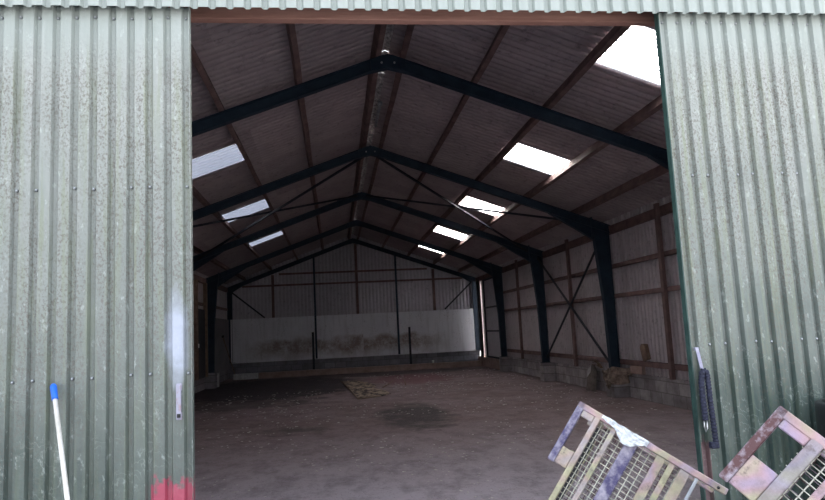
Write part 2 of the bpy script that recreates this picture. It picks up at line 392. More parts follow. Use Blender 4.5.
for side, sg in (('R', 1), ('L', -1)):
    v = []; f = []; sky_f = {k: [] for k in range(5)}
    for x in xsb:
        for y in ys: v.append((sg * x, y, roofz(x) + corr(y)))
    n = len(ys)
    for i in range(len(xsb) - 1):
        for j in range(n - 1):
            q = (i * n + j, i * n + j + 1, (i + 1) * n + j + 1, (i + 1) * n + j)
            ym = (ys[j] + ys[j + 1]) / 2; hit = None
            if xsb[i] == 2.355:
                for k in range(5):
                    a, b = skyl[(side, k)]
                    if a <= ym <= b: hit = k
            if hit is not None: sky_f[hit].append(q); continue
            hl = holes.get((side, xsb[i]), [])
            if any(a <= ym <= b for a, b in hl): continue
            f.append(q)
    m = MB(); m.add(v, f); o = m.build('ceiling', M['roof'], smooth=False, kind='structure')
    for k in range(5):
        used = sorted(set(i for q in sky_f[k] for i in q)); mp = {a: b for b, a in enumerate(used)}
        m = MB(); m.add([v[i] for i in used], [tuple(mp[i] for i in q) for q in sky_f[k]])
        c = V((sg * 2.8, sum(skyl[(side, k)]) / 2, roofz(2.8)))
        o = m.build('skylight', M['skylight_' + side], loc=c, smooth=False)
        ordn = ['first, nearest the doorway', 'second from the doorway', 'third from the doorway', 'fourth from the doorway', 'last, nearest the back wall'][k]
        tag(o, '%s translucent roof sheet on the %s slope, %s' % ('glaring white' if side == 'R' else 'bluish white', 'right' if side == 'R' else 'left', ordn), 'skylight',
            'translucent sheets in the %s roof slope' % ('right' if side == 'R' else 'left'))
# ridge capping: overlapping angled pieces
m = MB()
y = Y0
while y < Y1:
    e = min(y + .78, Y1)
    ns = 14
    for i in range(ns):
        a = y + (e - y) * i / ns; b = y + (e - y) * (i + 1) / ns
        za = .016 + corr(a) + .004 * (i / ns); zb = .016 + corr(b) + .004 * ((i + 1) / ns)
        o_ = len(m.v)
        for yy, zz in ((a, za), (b, zb)):
            for x in (-.28, 0, .28): m.v.append((x, yy, roofz(x) + zz + (0.02 if x == 0 else .0)))
        m.f += [(o_, o_ + 1, o_ + 4, o_ + 3), (o_ + 1, o_ + 2, o_ + 5, o_ + 4)]
    y += .76
m.build('ceiling_ridge', M['ridge'], kind='structure')

# ------------------------------------------------------------------ purlins
names = ['beside the ridge', 'second down from the ridge', 'along the upper edge of the skylights',
         'along the lower edge of the skylights', 'lowest, just above the eaves']
for sg in (1, -1):
    for i, x in enumerate(PXS):
        if i == 0: x = .205 if sg > 0 else .125
        z = HS + RT - SL * x
        w = .07 if i else .08
        th = math.atan(SL) * sg
        m = MB()
        # slightly bowed and notched timber
        nseg = 24; up = V((math.sin(th), 0, math.cos(th)))
        for j in range(nseg):
            a = -.02 + 22.98 * j / nseg; b = -.02 + 22.98 * (j + 1) / nseg
            da = .006 * math.sin(a * 2.1 + x * 5); db = .006 * math.sin(b * 2.1 + x * 5)
            m.bar((sg * x + da, a, z + .0), (sg * x + db, b, z + .0), w, PD - .022, up, 0, (PD - .022) / 2 + .002)
        o = m.build('purlin', M['red_timber'], loc=(sg * x, 0, z))
        tag(o, 'red-brown timber roof purlin on the %s slope, %s' % ('right' if sg > 0 else 'left', names[i]), 'purlin', 'timber roof purlins')
# cleats/spacers across the ridge
# ------------------------------------------------------------------ portal frames
def ibeam(m, A, B, d, up, w=.11, tf=.012, tw=.010):
    u = V(up)
    m.bar(A, B, w, tf, up, 0, tf / 2); m.bar(A, B, w, tf, up, 0, d - tf / 2); m.bar(A, B, tw, d - 2 * tf, up, 0, d / 2)
fl = ['nearest the doorway', 'second from the doorway', 'third from the doorway', 'fourth from the doorway', 'against the back wall']
for k in range(1, 6):
    y = k * S if k < 5 else 22.76
    e = tag(Empty('portal_frame', (0, y, 0)), 'dark blue steel portal frame spanning the shed, %s' % fl[k - 1], 'frame', 'steel portal frames')
    for sg in (1, -1):
        zf = .505 if k < 5 else .62
        last = k == 5
        m = MB()   # tapering column
        xi = [(4.84, zf + .014), (4.81, 2.0), (4.70, 3.35), (4.66, soffit(4.66))] if not last else [(4.90, zf + .014), (4.90, 3.0), (4.90, soffit(4.9))]
        xo = 5.03 if not last else 5.09
        for (xa, za), (xb, zb) in zip(xi, xi[1:]):
            m.prism([(sg * xa, za), (sg * xb, zb), (sg * (xb + .013), zb), (sg * (xa + .013), za)], 'y', y - .07, y + .07)
        poly = [(sg * a, b) for a, b in xi] + [(sg * xo, soffit(xo) + .0), (sg * xo, zf + .014)]
        m.prism(poly, 'y', y - .006, y + .006)
        m.box(sg * (xo - .012), sg * xo, y - .07, y + .07, zf + .014, soffit(xo) + .1)
        m.build('column', M['blue_steel'], e)
        b = MB().box(sg * 4.80, sg * (xo + .01), y - .09, y + .09, zf, zf + .014).build('base_plate', M['blue_steel'], e)
        m = MB()
        up = V((math.sin(math.atan(SL)) * sg, 0, math.cos(math.atan(SL))))
        cs = math.cos(math.atan(SL))
        ibeam(m, (0, y, HS), (sg * 5.08, y, soffit(5.08)), RT * cs, up)
        m.build('rafter', M['blue_steel'], e)
        # haunch under the rafter end and the stiffener plates at the knee
        h = MB(); x0, x1 = (3.75, 4.68) if not last else (4.5, 4.91)
        dp = .25 if not last else .1
        h.prism([(sg * x0, soffit(x0)), (sg * x1, soffit(x1)), (sg * x1, soffit(x1) - dp)], 'y', y - .006, y + .006)
        h.bar((sg * x0, y, soffit(x0)), (sg * x1, y, soffit(x1) - dp), .11, .012, (0, 0, 1))
        h.build('haunch', M['blue_steel'], e)
        if not last:
            p = MB().box(sg * 4.655, sg * 4.675, y - .075, y + .075, soffit(4.66) - .27, soffit(4.66) + RT + .03)
            p.build('end_plate', M['blue_steel'], e)
    m = MB(); m.prism([(-.26, soffit(.26) - .002), (0, HS - .035), (.26, soffit(.26) - .002), (.26, soffit(.26) + .012), (0, HS + .01), (-.26, soffit(.26) + .012)], 'y', y - .055, y + .055)
    m.prism([(-.24, soffit(.24)), (0, HS - .02), (.24, soffit(.24)), (.24, soffit(.24) + RT - .02), (0, HS + RT - .01), (-.24, soffit(.24) + RT - .02)], 'y', y - .062, y + .062)
    m.build('apex_plate', M['blue_steel'], e)
    if k in (1, 2):
        for bx in (-.09, .09):
            MB().tube([(bx, y - .075, HS + .06 - SL * abs(bx)), (bx, y - .06, HS + .06 - SL * abs(bx))], .016, 6).build('bolt', M['galv'], e)

# ------------------------------------------------------------------ bracing
def flat_brace(A, B, label, group, w=.05, up=(0, 0, 1), name='brace'):
    m = MB(); m.bar(A, B, .008, w, up); m.bar(A, B, w, .008, up, 0, -w / 2 + .004)
    o = m.build(name, M['dark_steel'], loc=((V(A) + V(B)) / 2)); return tag(o, label, 'brace', group)
for sg, sd in ((1, 'right'), (-1, 'left')):
    zA = HS + .03 - SL * .12; zB = soffit(4.6) + .03
    a, b = 2 * S + .08, 3 * S - .08
    flat_brace((sg * .12, a, zA), (sg * 4.6, b, zB - .02), 'thin steel roof brace running from the ridge down and back on the %s slope' % sd, 'roof bracing')
    flat_brace((sg * .12, b, zA + .06), (sg * 4.6, a, zB + .06), 'thin steel roof brace crossing behind from the rear ridge to the front eaves, %s slope' % sd, 'roof bracing')
    # only the right wall bracing shows
flat_brace((4.94, 2 * S + .08, 3.44), (4.94, 3 * S - .08, .66), 'steel wall brace sloping down toward the back between second and third right columns', 'right wall bracing')
flat_brace((4.88, 3 * S - .08, 3.44), (4.88, 2 * S + .08, .70), 'steel wall brace sloping down toward the doorway between second and third right columns', 'right wall bracing')
flat_brace((-4.9, 22.64, 3.41), (-3.62, 22.64, 2.34), 'dark diagonal strut at the left corner of the back wall', 'back wall corner struts', .06)
flat_brace((4.88, 22.64, 3.46), (3.68, 22.64, 2.36), 'dark diagonal strut at the right corner of the back wall', 'back wall corner struts', .06)

# ------------------------------------------------------------------ corrugated side walls
def corr_wall(axis, c0, a0, a1, z0, ztop, amp=.066, pitch=.146, seg=8, zs=()):
    """axis 'y' = wall in the plane x=c0 running along y, 'x' = plane y=c0"""
    m = MB(); st = stations(WP, a0, a1); n = len(st) - 1
    for a in st:
        d = math.copysign(amp / .05, c0) * prof(WP, a)
        for z in (z0, ztop(a) if callable(ztop) else ztop):
            m.v.append((c0 + d, a, z) if axis == 'y' else (a, c0 + d, z))
    for i in range(n): m.f.append((2 * i, 2 * i + 2, 2 * i + 3, 2 * i + 1))
    return m
wr = Empty('wall_right', (5.2, 10, 0)); wr['kind'] = 'structure'
ze = roofz(5.19) + .034
corr_wall('y', 5.19, 0, 18.95, .40, ze).build('sheeting', M['wall_sheet'], wr)
corr_wall('y', 5.19, 22.36, 22.98, .30, ze).build('sheeting', M['wall_sheet'], wr)
corr_wall('y', 5.19, 18.62, 22.36, 3.40, ze).build('sheeting', M['wall_sheet'], wr)
bw = MB().box(5.12, 5.33, 0, 18.45, 0, .495)
bw.build('block_base', M['block_y'], wr)
for k in (1, 2, 3, 4):
    MB().box(4.80, 5.12, k * S - .2, k * S + .2, 0, .503).build('block_pier', M['block_y'], wr)
MB().box(5.0, 5.3, 18.45, 22.95, 0, .36).build('sill_kerb', M['brick_red'], wr)
wl = Empty('wall_left', (-5.2, 10, 0)); wl['kind'] = 'structure'
corr_wall('y', -5.19, 0, 22.98, .40, ze).build('sheeting', M['wall_sheet'], wl)
MB().box(-5.33, -5.10, 0, 22.9, 0, .40).build('block_base', M['block_left'], wl)
for k in (1, 2, 3, 4):
    MB().box(-5.10, -4.78, k * S - .2, k * S + .2, 0, .503).build('block_pier', M['block_left'], wl)
wb = Empty('wall_back', (0, 23, 0)); wb['kind'] = 'structure'
corr_wall('x', 22.98, -5.2, 5.2, .55, lambda a: roofz(a) + .03).build('sheeting', M['wall_back_sheet'], wb)
MB().box(-5.1, 5.1, 22.86, 23.1, 0, .615).build('block_base', M['block_x'], wb)
wf = Empty('wall_front', (0, -.1, 0)); wf['kind'] = 'structure'
def trap(m, x0, x1, ph, y, z0, z1f, per=.1075, dep=.027):
    """trapezoid sheet: wide crest toward -y, narrow valley; ph = a valley centre"""
    xs = []
    k0 = math.floor((x0 - ph) / per) - 1; k1 = math.ceil((x1 - ph) / per) + 1
    for k in range(k0, k1 + 1):
        c = ph + k * per
        xs += [(c - .024, y), (c - .0125, y + dep), (c + .0125, y + dep), (c + .024, y)]
    xs = [(x, yy) for x, yy in xs if x0 < x < x1]
    xs = [(x0, y)] + xs + [(x1, y)]
    if xs[1][1] != y: xs[0] = (x0, xs[1][1])
    if xs[-2][1] != y: xs[-1] = (x1, xs[-2][1])
    return xs
def trap_build(xs, z0, ztop, thick=.0, rows=1):
    m = MB(); b = len(m.v)
    for x, y in xs:
        zt = ztop(x) if callable(ztop) else ztop
        for r in range(rows + 1): m.v.append((x, y, z0 + (zt - z0) * r / rows))
    R = rows + 1
    for i in range(len(xs) - 1):
        for r in range(rows): m.f.append((i * R + r, (i + 1) * R + r, (i + 1) * R + r + 1, i * R + r + 1))
    return m
xs = trap(None, -5.36, 5.36, -1.545, -.312, 0, 0, .1066)
# two runs of sheet: one slightly proud with its own lap (lap line near x = .41 .. as seen over the right door)
o = trap_build([p for p in xs], 3.63, lambda x: roofz(x) - .04).build('cladding', M['cladding'], wf)
sol = o.modifiers.new('s', 'SOLIDIFY'); sol.thickness = .0012; sol.offset = 1
for sg in (1, -1):
    a, b = sorted((sg * 1.87, sg * 5.3))
    trap_build(trap(None, a, b, -1.545, -.06, 0, 0), 0, 3.9).build('cladding', M['cladding'], wf)
lt = MB().box(-1.95, 1.95, -.015, .055, 3.703, 3.88).build('lintel', M['sawn_lintel'], wf, bevel=.006)
MB().box(-1.95, 1.95, .06, .12, 3.74, 3.9).build('lintel_backing', M['red_timber'], wf)
for sg in (1, -1):
    MB().box(sg * 1.855, sg * 1.95, -.03, .07, 0, 3.69).build('jamb', M['red_timber'], wf)
# blue-grey clip hanging under the lintel
# door track hidden behind the cladding lip
MB().box(-3.9, 3.9, -.25, -.19, 3.72, 3.80).build('door_track', M['galv'], wf)
for x in (-3.3, -2.1, 1.8, 3.0):
    MB().box(x - .03, x + .03, -.30, -.04, 3.76, 3.82).build('track_bracket', M['galv'], wf)
# gable infill inside above lintel (sheets seen from within)
MB().box(-5.2, 5.2, -.03, .0, 3.9, 3.95).build('rail', M['red_timber'], wf)

# ------------------------------------------------------------------ sliding doors
def slide_door(name, x0, x1, ph, mat, key):
    e = Empty(name, ((x0 + x1) / 2, -.2, 0)); e['kind'] = 'structure'
    xs = trap(None, x0 + .004, x1 - .004, ph, -.238, 0, 0)
    m = trap_build(xs, .05, 3.672, rows=1)
    o = m.build('door_sheet', mat, e); s_ = o.modifiers.new('s', 'SOLIDIFY'); s_.thickness = .0012; s_.offset = 1
    f = MB()
    f.box(x0, x0 + .05, -.209, -.188, .04, 3.68); f.box(x1 - .05, x1, -.209, -.188, .04, 3.68)
    for z in (.05, 1.40, 2.51, 3.62): f.box(x0 + .05, x1 - .05, -.209, -.188, z, z + .055)
    f.build('door_frame', M['door_edge'], e, bevel=.003)
    ed = x1 if key == 'L' else x0
    # folded sheet edge along the opening side
    MB().box(ed - .003, ed + .003, -.238, -.188, .05, 3.672).build('edge_strip', M['door_edge'] if key == 'R' else mat, e)
    k0 = math.ceil((x0 - ph) / .1075); k1 = math.floor((x1 - ph) / .1075)
    base = None
    for z, st in ((3.60, 1), (2.53, 1), (1.42, 1)):
        for k in range(k0, k1 + 1, st):
            x = ph + k * .1075
            if x < x0 + .01 or x > x1 - .01: continue
            if z < 3 and (k * 7 + int(z * 3)) % 3 == 0: continue
            if base is None:
                base = MB().tube([(0, -.014, 0), (0, -.008, 0), (0, 0, 0)], [.004, .009, .011], 8).build('bolt', M['galv'], e)
                base.location = V((x, -.212, z)) - V(e.location)
                # vertices were offset by the parent origin: undo it
                for v_ in base.data.vertices: v_.co += V(e.location)
            else:
                c = base.copy(); COL.objects.link(c); c.parent = e; c.location = V((x, -.212, z + random.uniform(-.006, .006))) - V(e.location)
    return e
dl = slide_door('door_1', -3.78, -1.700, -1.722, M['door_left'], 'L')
dr = slide_door('door_2', 1.387, 3.46, 1.530, M['door_right'], 'R')
# pull handle on the left door
h = MB(); h.box(-1.784, -1.756, -.262, -.245, 1.165, 1.355); h.box(-1.786, -1.754, -.247, -.236, 1.155, 1.20); h.box(-1.786, -1.754, -.247, -.236, 1.32, 1.362)
h.build('door_handle', M['handle_rust'], dl, bevel=.004)
MB().box(-1.779, -1.758, -.266, -.259, 1.170, 1.192).build('keyhole', M['black_plastic'], dl, bevel=.003)
# ------------------------------------------------------------------ lock chain on right door
hs = MB(); hs.bar((1.415, -.262, 1.395), (1.440, -.262, 1.235), .022, .006, (0, -1, 0)); hs.box(1.405, 1.428, -.262, -.236, 1.385, 1.405)
hs.build('hasp', M['lilac_steel'], dr, bevel=.002)
def knurl(m, pts, r):
    out = []; rs = []
    for a, b in zip(pts, pts[1:]):
        a, b = V(a), V(b); n = max(2, int((b - a).length / .006))
        for i in range(n): out.append(a.lerp(b, i / n)); rs.append(r * (1 + .16 * math.sin(len(out) * 1.9)))
    out.append(V(pts[-1])); rs.append(r); m.tube(out, rs, 8)
ce = tag(Empty('lock_chain', (1.42, -.27, 1.25)), 'navy sleeved security chain hanging folded from a hasp on the right door', 'chain')
c = MB(); knurl(c, [(1.432, -.285, 1.262), (1.418, -.287, 1.245), (1.408, -.287, 1.19), (1.408, -.286, 1.10), (1.412, -.285, .99), (1.412, -.285, .955)], .018); c.build('sleeved_chain', M['navy_sleeve'], ce)
c = MB(); knurl(c, [(1.432, -.285, 1.262), (1.450, -.288, 1.245), (1.453, -.287, 1.19), (1.455, -.286, 1.08), (1.462, -.285, .93), (1.466, -.285, .82)], .018); c.build('sleeved_chain', M['navy_sleeve'], ce)
MB().box(1.424, 1.478, -.305, -.268, .782, .822).build('lock_body', M['navy_sleeve'], ce, bevel=.006)
c = MB(); c.tube([(1.402, -.285, .955), (1.400, -.285, .915), (1.408, -.285, .885), (1.420, -.285, .905), (1.420, -.285, .955)], .0045, 6); c.build('chain_link', M['chrome'], ce)

# ------------------------------------------------------------------ timber rails, studs on side walls
def thing_box(name, b, mat, label, cat, group=None, bevel=.004):
    m = MB().box(*b); c = ((b[0] + b[1]) / 2, (b[2] + b[3]) / 2, b[4])
    o = m.build(name, mat, loc=c, bevel=bevel); return tag(o, label, cat, group)
for sg, sd in ((1, 'right'), (-1, 'left')):
    e_ = 18.5 if sg > 0 else 22.7
    g_ = 'timber rails on the %s wall' % sd
    for z, h_, nm in ((2.69, .085, 'upper of the three'), (2.055, .085, 'middle of the three'), (.665, .10, 'lowest, just above the blockwork,')):
        thing_box('wall_rail', (sg * 5.06, sg * 5.15, .05, e_, z, z + h_), M['red_timber'], 'long red-brown timber rail on the %s wall, %s' % (sd, nm), 'rail', g_)
    thing_box('eaves_beam', (sg * 5.055, sg * 5.15, .05, 22.7, 3.43, 3.60), M['red_timber'], 'thick red-brown timber beam along the %s eaves' % sd, 'beam')
sp = ['in the bay nearest the doorway', 'between the first and second columns', 'between the second and third columns', 'between the third and fourth columns']
for i, y in enumerate((2.3, 6.92, 11.62, 16.32)):
    thing_box('wall_stud', (4.985, 5.055, y - .05, y + .05, .50, 3.66), M['red_timber'], 'upright red-brown timber stud on the right wall, %s' % sp[i], 'stud', 'right wall studs')
for i, (y, nm) in enumerate(((16.30, 'nearer of two beside the dark door leaf'), (17.78, 'further of two beside the dark door leaf'))):
    thing_box('wall_stud', (-5.055, -4.955, y - .09, y + .09, .41, 3.42), M['raw_timber'], 'bare brown timber stud on the left wall, %s' % nm, 'stud', 'left wall studs')
thing_box('door_leaf', (-5.045, -5.0, 16.42, 17.66, .41, 2.55), M['dark_steel'], 'dark narrow door leaf between two brown studs on the left wall', 'door')
thing_box('light_switch', (-4.953, -4.93, 16.30, 16.38, 1.36, 1.48), M['white_plastic'], 'small white switch box on the nearer brown stud of the left wall', 'switch', bevel=.004)
thing_box('wall_panel', (-5.045, -5.01, 18.62, 22.6, .42, 2.33), simple('grey board', (.17, .165, .175), (.24, .23, .24), 2, .8), 'grey board panel on the left wall beside the back corner', 'panel')
thing_box('concrete_block', (-4.99, -4.80, 18.75, 18.98, 0.0, .44), M['white_block'], 'small pale block standing at the foot of the left rear column', 'block')

# ------------------------------------------------------------------ back wall fittings
for z, nm in ((4.055, 'upper'), (3.60, 'lower')):
    hw = min(4.98, (HS - z) / SL - .12)
    if z > 4: hw = 3.05
    thing_box('gable_rail', (-hw, hw, 22.888, 22.95, z, z + .075), M['red_timber'], '%s red-brown rail across the back gable' % nm, 'rail', 'back gable rails')
for x, nm in ((-3.3, 'left'), (.10, 'middle'), (3.29, 'right')):
    thing_box('gable_stud', (x - .055, x + .055, 22.835, 22.886, 2.0, soffit(x) - .03), M['red_timber'], 'red-brown timber stud on the back gable, %s of three' % nm, 'stud', 'back gable studs')
for x, z0, nm in ((-1.62, .62, 'left'), (1.71, .62, 'right')):
    thing_box('gable_post', (x - .04, x + .04, 22.62, 22.70, z0, soffit(x) - .01), M['blue_steel'], 'dark blue steel post up the back gable, %s of the pair' % nm, 'post', 'steel gable posts')
thing_box('short_post', (-1.78, -1.69, 22.47, 22.56, 0, 1.68), M['dark_steel'], 'short grey steel post in front of the left gable post', 'post', bevel=.003)
thing_box('short_post', (2.09, 2.17, 22.3, 22.38, 0, 1.70), M['dark_steel'], 'short grey steel post standing free right of the right gable post', 'post', bevel=.003)
bx = [(-4.97, -1.64, 0), (-1.63, .27, 1), (.28, 1.70, 2), (1.715, 4.88, 3)]
bn = ['leftmost, plain at its left end', 'second from left, stained brown along its lower half', 'third from left, narrow, stained brown', 'rightmost, cleaner than the others']
for (a, b, k), nm in zip(bx, bn):
    m = MB().box(a, b, 22.705, 22.745, .60, 2.33)
    if k == 0:   # a cut-in hatch outline
        m.box(a + .02, -3.86, 22.699, 22.705, 2.02, 2.032); m.box(-3.87, -3.86, 22.699, 22.705, .7, 2.03)
    o = m.build('wall_board', board_mat(k), loc=((a + b) / 2, 22.72, .6)); tag(o, 'off-white board on the back wall, %s' % nm, 'board', 'boards along the back wall')
# kerb and loose block
ky = MB()
x = -3.84; segs = [(-3.84, -2.05), (-2.04, -.25), (-.24, 1.28), (1.29, 3.16), (3.17, 4.98)]
for i, (a, b) in enumerate(segs):
    d = .012 * math.sin(i * 2.3)
    nm = ['first, next to the pale block', 'second from the left', 'middle one', 'fourth from the left', 'last, by the right corner'][i]
    o = MB().box(a, b, 22.04 + d, 22.22 + d, 0, .215 + .006 * (i % 2)).build('kerb_sleeper', M['brick_red'], loc=((a + b) / 2, 22.13, 0), bevel=.01)
    tag(o, 'brown timber kerb sleeper along the back wall, %s' % nm, 'kerb', 'kerb sleepers before the back wall')
thing_box('kerb_block', (-4.78, -3.87, 21.98, 22.22, 0, .215), M['white_block'], 'long pale concrete block at the left end of the kerb', 'block', bevel=.01)
cp = MB().tube([(3.0, 22.13, .222), (3.0, 22.13, .33)], [.035, .048], 12).build('paper_cup', M['white_plastic'], loc=(3.0, 22.13, .222)); tag(cp, 'small white cup standing on the kerb before the back wall', 'cup')

# ------------------------------------------------------------------ rear side door (right wall), slightly ajar
rd = Empty('door_3', (5.12, 20.2, .36)); rd['kind'] = 'structure'
corr_wall('y', 5.13, 18.56, 22.09, .36, 3.46, .025).build('door_sheet', M['wall_back_sheet'], rd)
m = MB()
m.box(5.06, 5.12, 18.66, 18.74, .365, 3.42); m.box(5.06, 5.12, 21.44, 21.50, .365, 3.42)
for z in (.366, 1.36, 2.27, 3.36): m.box(5.06, 5.12, 18.74, 21.44, z, z + .06)
m.build('door_frame', M['dark_steel'], rd)
thing_box('door_post', (4.985, 5.06, 21.94, 22.25, .361, 3.43), simple('dark timber', (.05, .04, .036), (.09, .07, .06), 6, .8), 'dark brown timber post beside the bright slit in the right corner', 'post')

# ------------------------------------------------------------------ things along the ridge
pe = tag(Empty('lamp_tube', (.03, 7.0, 5.44)), 'pale dusty tube fitting slung under the ridge behind the first frame', 'lamp')
MB().tube([(.03, 6.55, 5.44), (.03, 7.75, 5.44)], .028, 10).build('tube', M['galv'], pe)
MB().tube([(.03, 6.50, 5.44), (.03, 6.545, 5.44)], .045, 12).build('end_cap', M['galv'], pe)
for y in (6.75, 7.5): MB().box(.022, .038, y - .01, y + .01, 5.47, 5.60).build('hanger', M['galv'], pe)

# ------------------------------------------------------------------ rubbish along the right wall
t = Empty('stone_slab', (4.93, 10.55, 0), (0, math.radians(10), math.radians(6))); tag(t, 'dark slab with a white corner leaning on the right block wall', 'slab')
m = MB().prism([(-.17, 0), (.17, 0), (.18, .44), (.10, .55), (-.03, .60), (-.15, .47)], 'x', -.04, .04); m.build('slab', M['slabm'], t, bevel=.012)
m = MB().prism([(.02, .42), (.155, .30), (.165, .44), (.095, .53), (.0, .58)], 'x', -.045, -.041); m.build('white_patch', M['white_block'], t)
def lump(name, c, sx, sy, sz, mat, label, cat, seed=0, fl=0):
    m = MB(); nu, nv = 28, 14; R = []
    for i in range(nv + 1):
        ph = math.pi * i / nv
        for j in range(nu):
            a = 2 * math.pi * j / nu; d = V((math.sin(ph) * math.cos(a), math.sin(ph) * math.sin(a), math.cos(ph)))
            r = 1 + .38 * noise.noise(d * 1.7 + V((seed, 0, 0))) + .16 * noise.noise(d * 5 + V((seed, 3, 0)))
            p = V((d.x * sx, d.y * sy, d.z * sz)) * r; R.append(p + V(c))
    m.v = [tuple(p) for p in R]
    for i in range(nv):
        for j in range(nu): m.f.append((i * nu + j, i * nu + (j + 1) % nu, (i + 1) * nu + (j + 1) % nu, (i + 1) * nu + j))
    m.smooth = True
    o = m.build(name, mat, loc=c); return tag(o, label, cat)
# sack draped over the wall top: runs across the top then hangs down the face
m = MB(); nu, nv = 26, 22
for i in range(nu + 1):
    yy = 8.62 + .70 * i / nu
    e_ = abs(i / nu - .48) * 2
    for j in range(nv + 1):
        t_ = j / nv * (.43 - .20 * e_ ** 2); xf = 4.775 if yy > 8.93 else 4.775 + .30 * min(1, (8.93 - yy) / .12)
        x0_ = xf + .16 if yy < 9.0 else xf + .03
        tt = x0_ - xf
        if t_ < tt: p = V((x0_ - t_, yy, .535))
        else: p = V((xf, yy, .55 - (t_ - tt)))
        n_ = noise.noise(V((yy * 5, t_ * 9, 1))) * .06 + noise.noise(V((yy * 14, t_ * 16, 4))) * .03
        p.x -= max(0, .03 + n_); p.z += n_ * .8 + (.08 * (1 - e_) if t_ < .2 else 0)
        if e_ < 1: p.z += .0
        m.v.append(tuple(p))
for i in range(nu):
    for j in range(nv): m.f.append((i * (nv + 1) + j, (i + 1) * (nv + 1) + j, (i + 1) * (nv + 1) + j + 1, i * (nv + 1) + j + 1))
o = m.build('sack', M['sacking'], loc=(4.9, 8.95, .3), smooth=True); so = o.modifiers.new('s', 'SOLIDIFY'); so.thickness = .015
tag(o, 'crumpled brown sack draped over the block wall by the second right column', 'sack')
t = Empty('timber_offcut', (5.21, 8.62, .545), (0, 0, math.radians(4))); tag(t, 'short square brown timber offcut lying on the block wall beside the sack', 'wood')
t.location = (5.07, 8.42, .505)
MB().box(-.03, .05, -.26, .19, 0, .16).build('offcut', M['brick_red'], t, bevel=.008)
m = MB()
for k in range(7):
    a = V((5.06, 10.1 + .1 * k / 7, .54)); b = a + V((random.uniform(-.10, .02), random.uniform(.2, .65), random.uniform(.02, .16)))
    m.tube([a, (a + b) / 2 + V((0, 0, random.uniform(.02, .08))), b], [.012, .009, .004], 5)
o = m.build('dry_branch', M['raw_timber'], loc=(5.06, 10.3, .5)); tag(o, 'dry pale branch lying on the block wall beside the slab', 'branch')
t = Empty('wood_block', (5.02, 8.02, .765), (math.radians(-14), 0, 0)); tag(t, 'pale split wood block leaning on the lowest rail of the right wall', 'wood')
m = MB().prism([(-.11, 0), (.10, 0), (.12, .28), (.04, .33), (-.10, .29)], 'x', -.03, .05); m.build('block', M['raw_timber'], t, bevel=.01)
t.location = (5.10, 8.02, .79)

# ------------------------------------------------------------------ floor things
cb = [(-.72, 17.9), (-.50, 14.4), (-.36, 11.8), (.20, 12.2), (.50, 12.75), (.42, 13.7), (.18, 14.6), (.30, 15.6), (.08, 16.9), (-.25, 18.0)]
m = MB(); nn = len(cb)
cxx = sum(p[0] for p in cb) / nn; cyy = sum(p[1] for p in cb) / nn
dm, nt = new_mat('dirty flattened mat'); v = coords(nt)
f = noise_f(nt, coords(nt, (1, .35, 1)), 4.5, 4, .7, .42, .56); 
finish(nt, mix(nt, f, (.07, .055, .055), (.46, .36, .28)), .9, 0, f, .5, .02, .2)
m.prism(cb, 'z', .001, .012)
o = m.build('old_mat', dm, loc=(cxx, cyy, 0)); tag(o, 'torn flattened tan mat lying on the dark floor before the kerb', 'mat')
edge = MB(); edge.tube([(cb[0][0], cb[0][1], .02), (cb[1][0], cb[1][1], .02), (cb[2][0], cb[2][1], .02), (cb[3][0], cb[3][1], .02)], .018, 6)
eo = edge.build('rolled_edge', simple('pale mat edge', (.30, .23, .18), (.42, .33, .26), 9, .9), None, loc=(0, 0, 0))
eo.parent = o; eo.location = (-cxx, -cyy, 0)
o = MB().tube([(.42, 14.55, .015), (.68, 15.6, .02), (.88, 16.6, .03)], [.012, .016, .01], 6).build('stick', M['raw_timber'], loc=(.68, 15.6, .0)); tag(o, 'thin pale stick on the floor just right of the mat', 'stick')
o = MB().tube([(1.12, 15.0, .015), (1.22, 16.2, .02), (1.33, 17.6, .02)], .012, 6).build('stick', M['raw_timber'], loc=(1.2, 16, .0)); tag(o, 'second thin stick on the reddish floor stain', 'stick')
# litter: countless chips
m = MB()
for i in range(3000):
    y = .2 + 20 * random.random() ** 1.25; x = random.uniform(-4.7, 4.9)
    if noise.noise(V((x * .8, y * .5, 3))) < -.08: continue
    if -4.9 < x < -.6 and y > 15: continue
    s_ = random.uniform(.003, .0115) * (1 + y * .05); a = random.random() * 3.14; z = .001
    if -.8 < x < .6 and 11.5 < y < 18.1: continue
    dx = V((math.cos(a), math.sin(a), 0)) * s_ * random.uniform(1, 2.2); dy = V((-math.sin(a), math.cos(a), 0)) * s_
    c0 = V((x, y, z)); h_ = s_ * .7
    b0 = [c0 - dx - dy, c0 + dx - dy * .6, c0 + dx * .7 + dy, c0 - dx * .8 + dy * .8]
    t0 = [p * 1 + V((0, 0, h_ * random.uniform(.4, 1))) for p in b0]
    m.add(b0 + t0, [(3, 2, 1, 0), (4, 5, 6, 7), (0, 1, 5, 4), (1, 2, 6, 5), (2, 3, 7, 6), (3, 0, 4, 7)])
o = m.build('floor_litter', M['chip']); o['kind'] = 'stuff'; o['label'] = 'pale chips and crumbs scattered over the shed floor'; o['category'] = 'litter'

# broom leaning in the back left corner
t = tag(Empty('broom', (-4.72, 21.9, .22)), 'old broom leaning upside down on the left wall in the back corner', 'broom')
MB().tube([(-4.73, 22.02, .218), (-4.95, 20.75, 1.64)], .016, 8).build('pole', M['raw_timber'], t)
m = MB(); m.bar((-4.93, 20.58, 1.66), (-4.96, 20.88, 1.70), .06, .05); m.build('brush_head', M['bristle'], t)

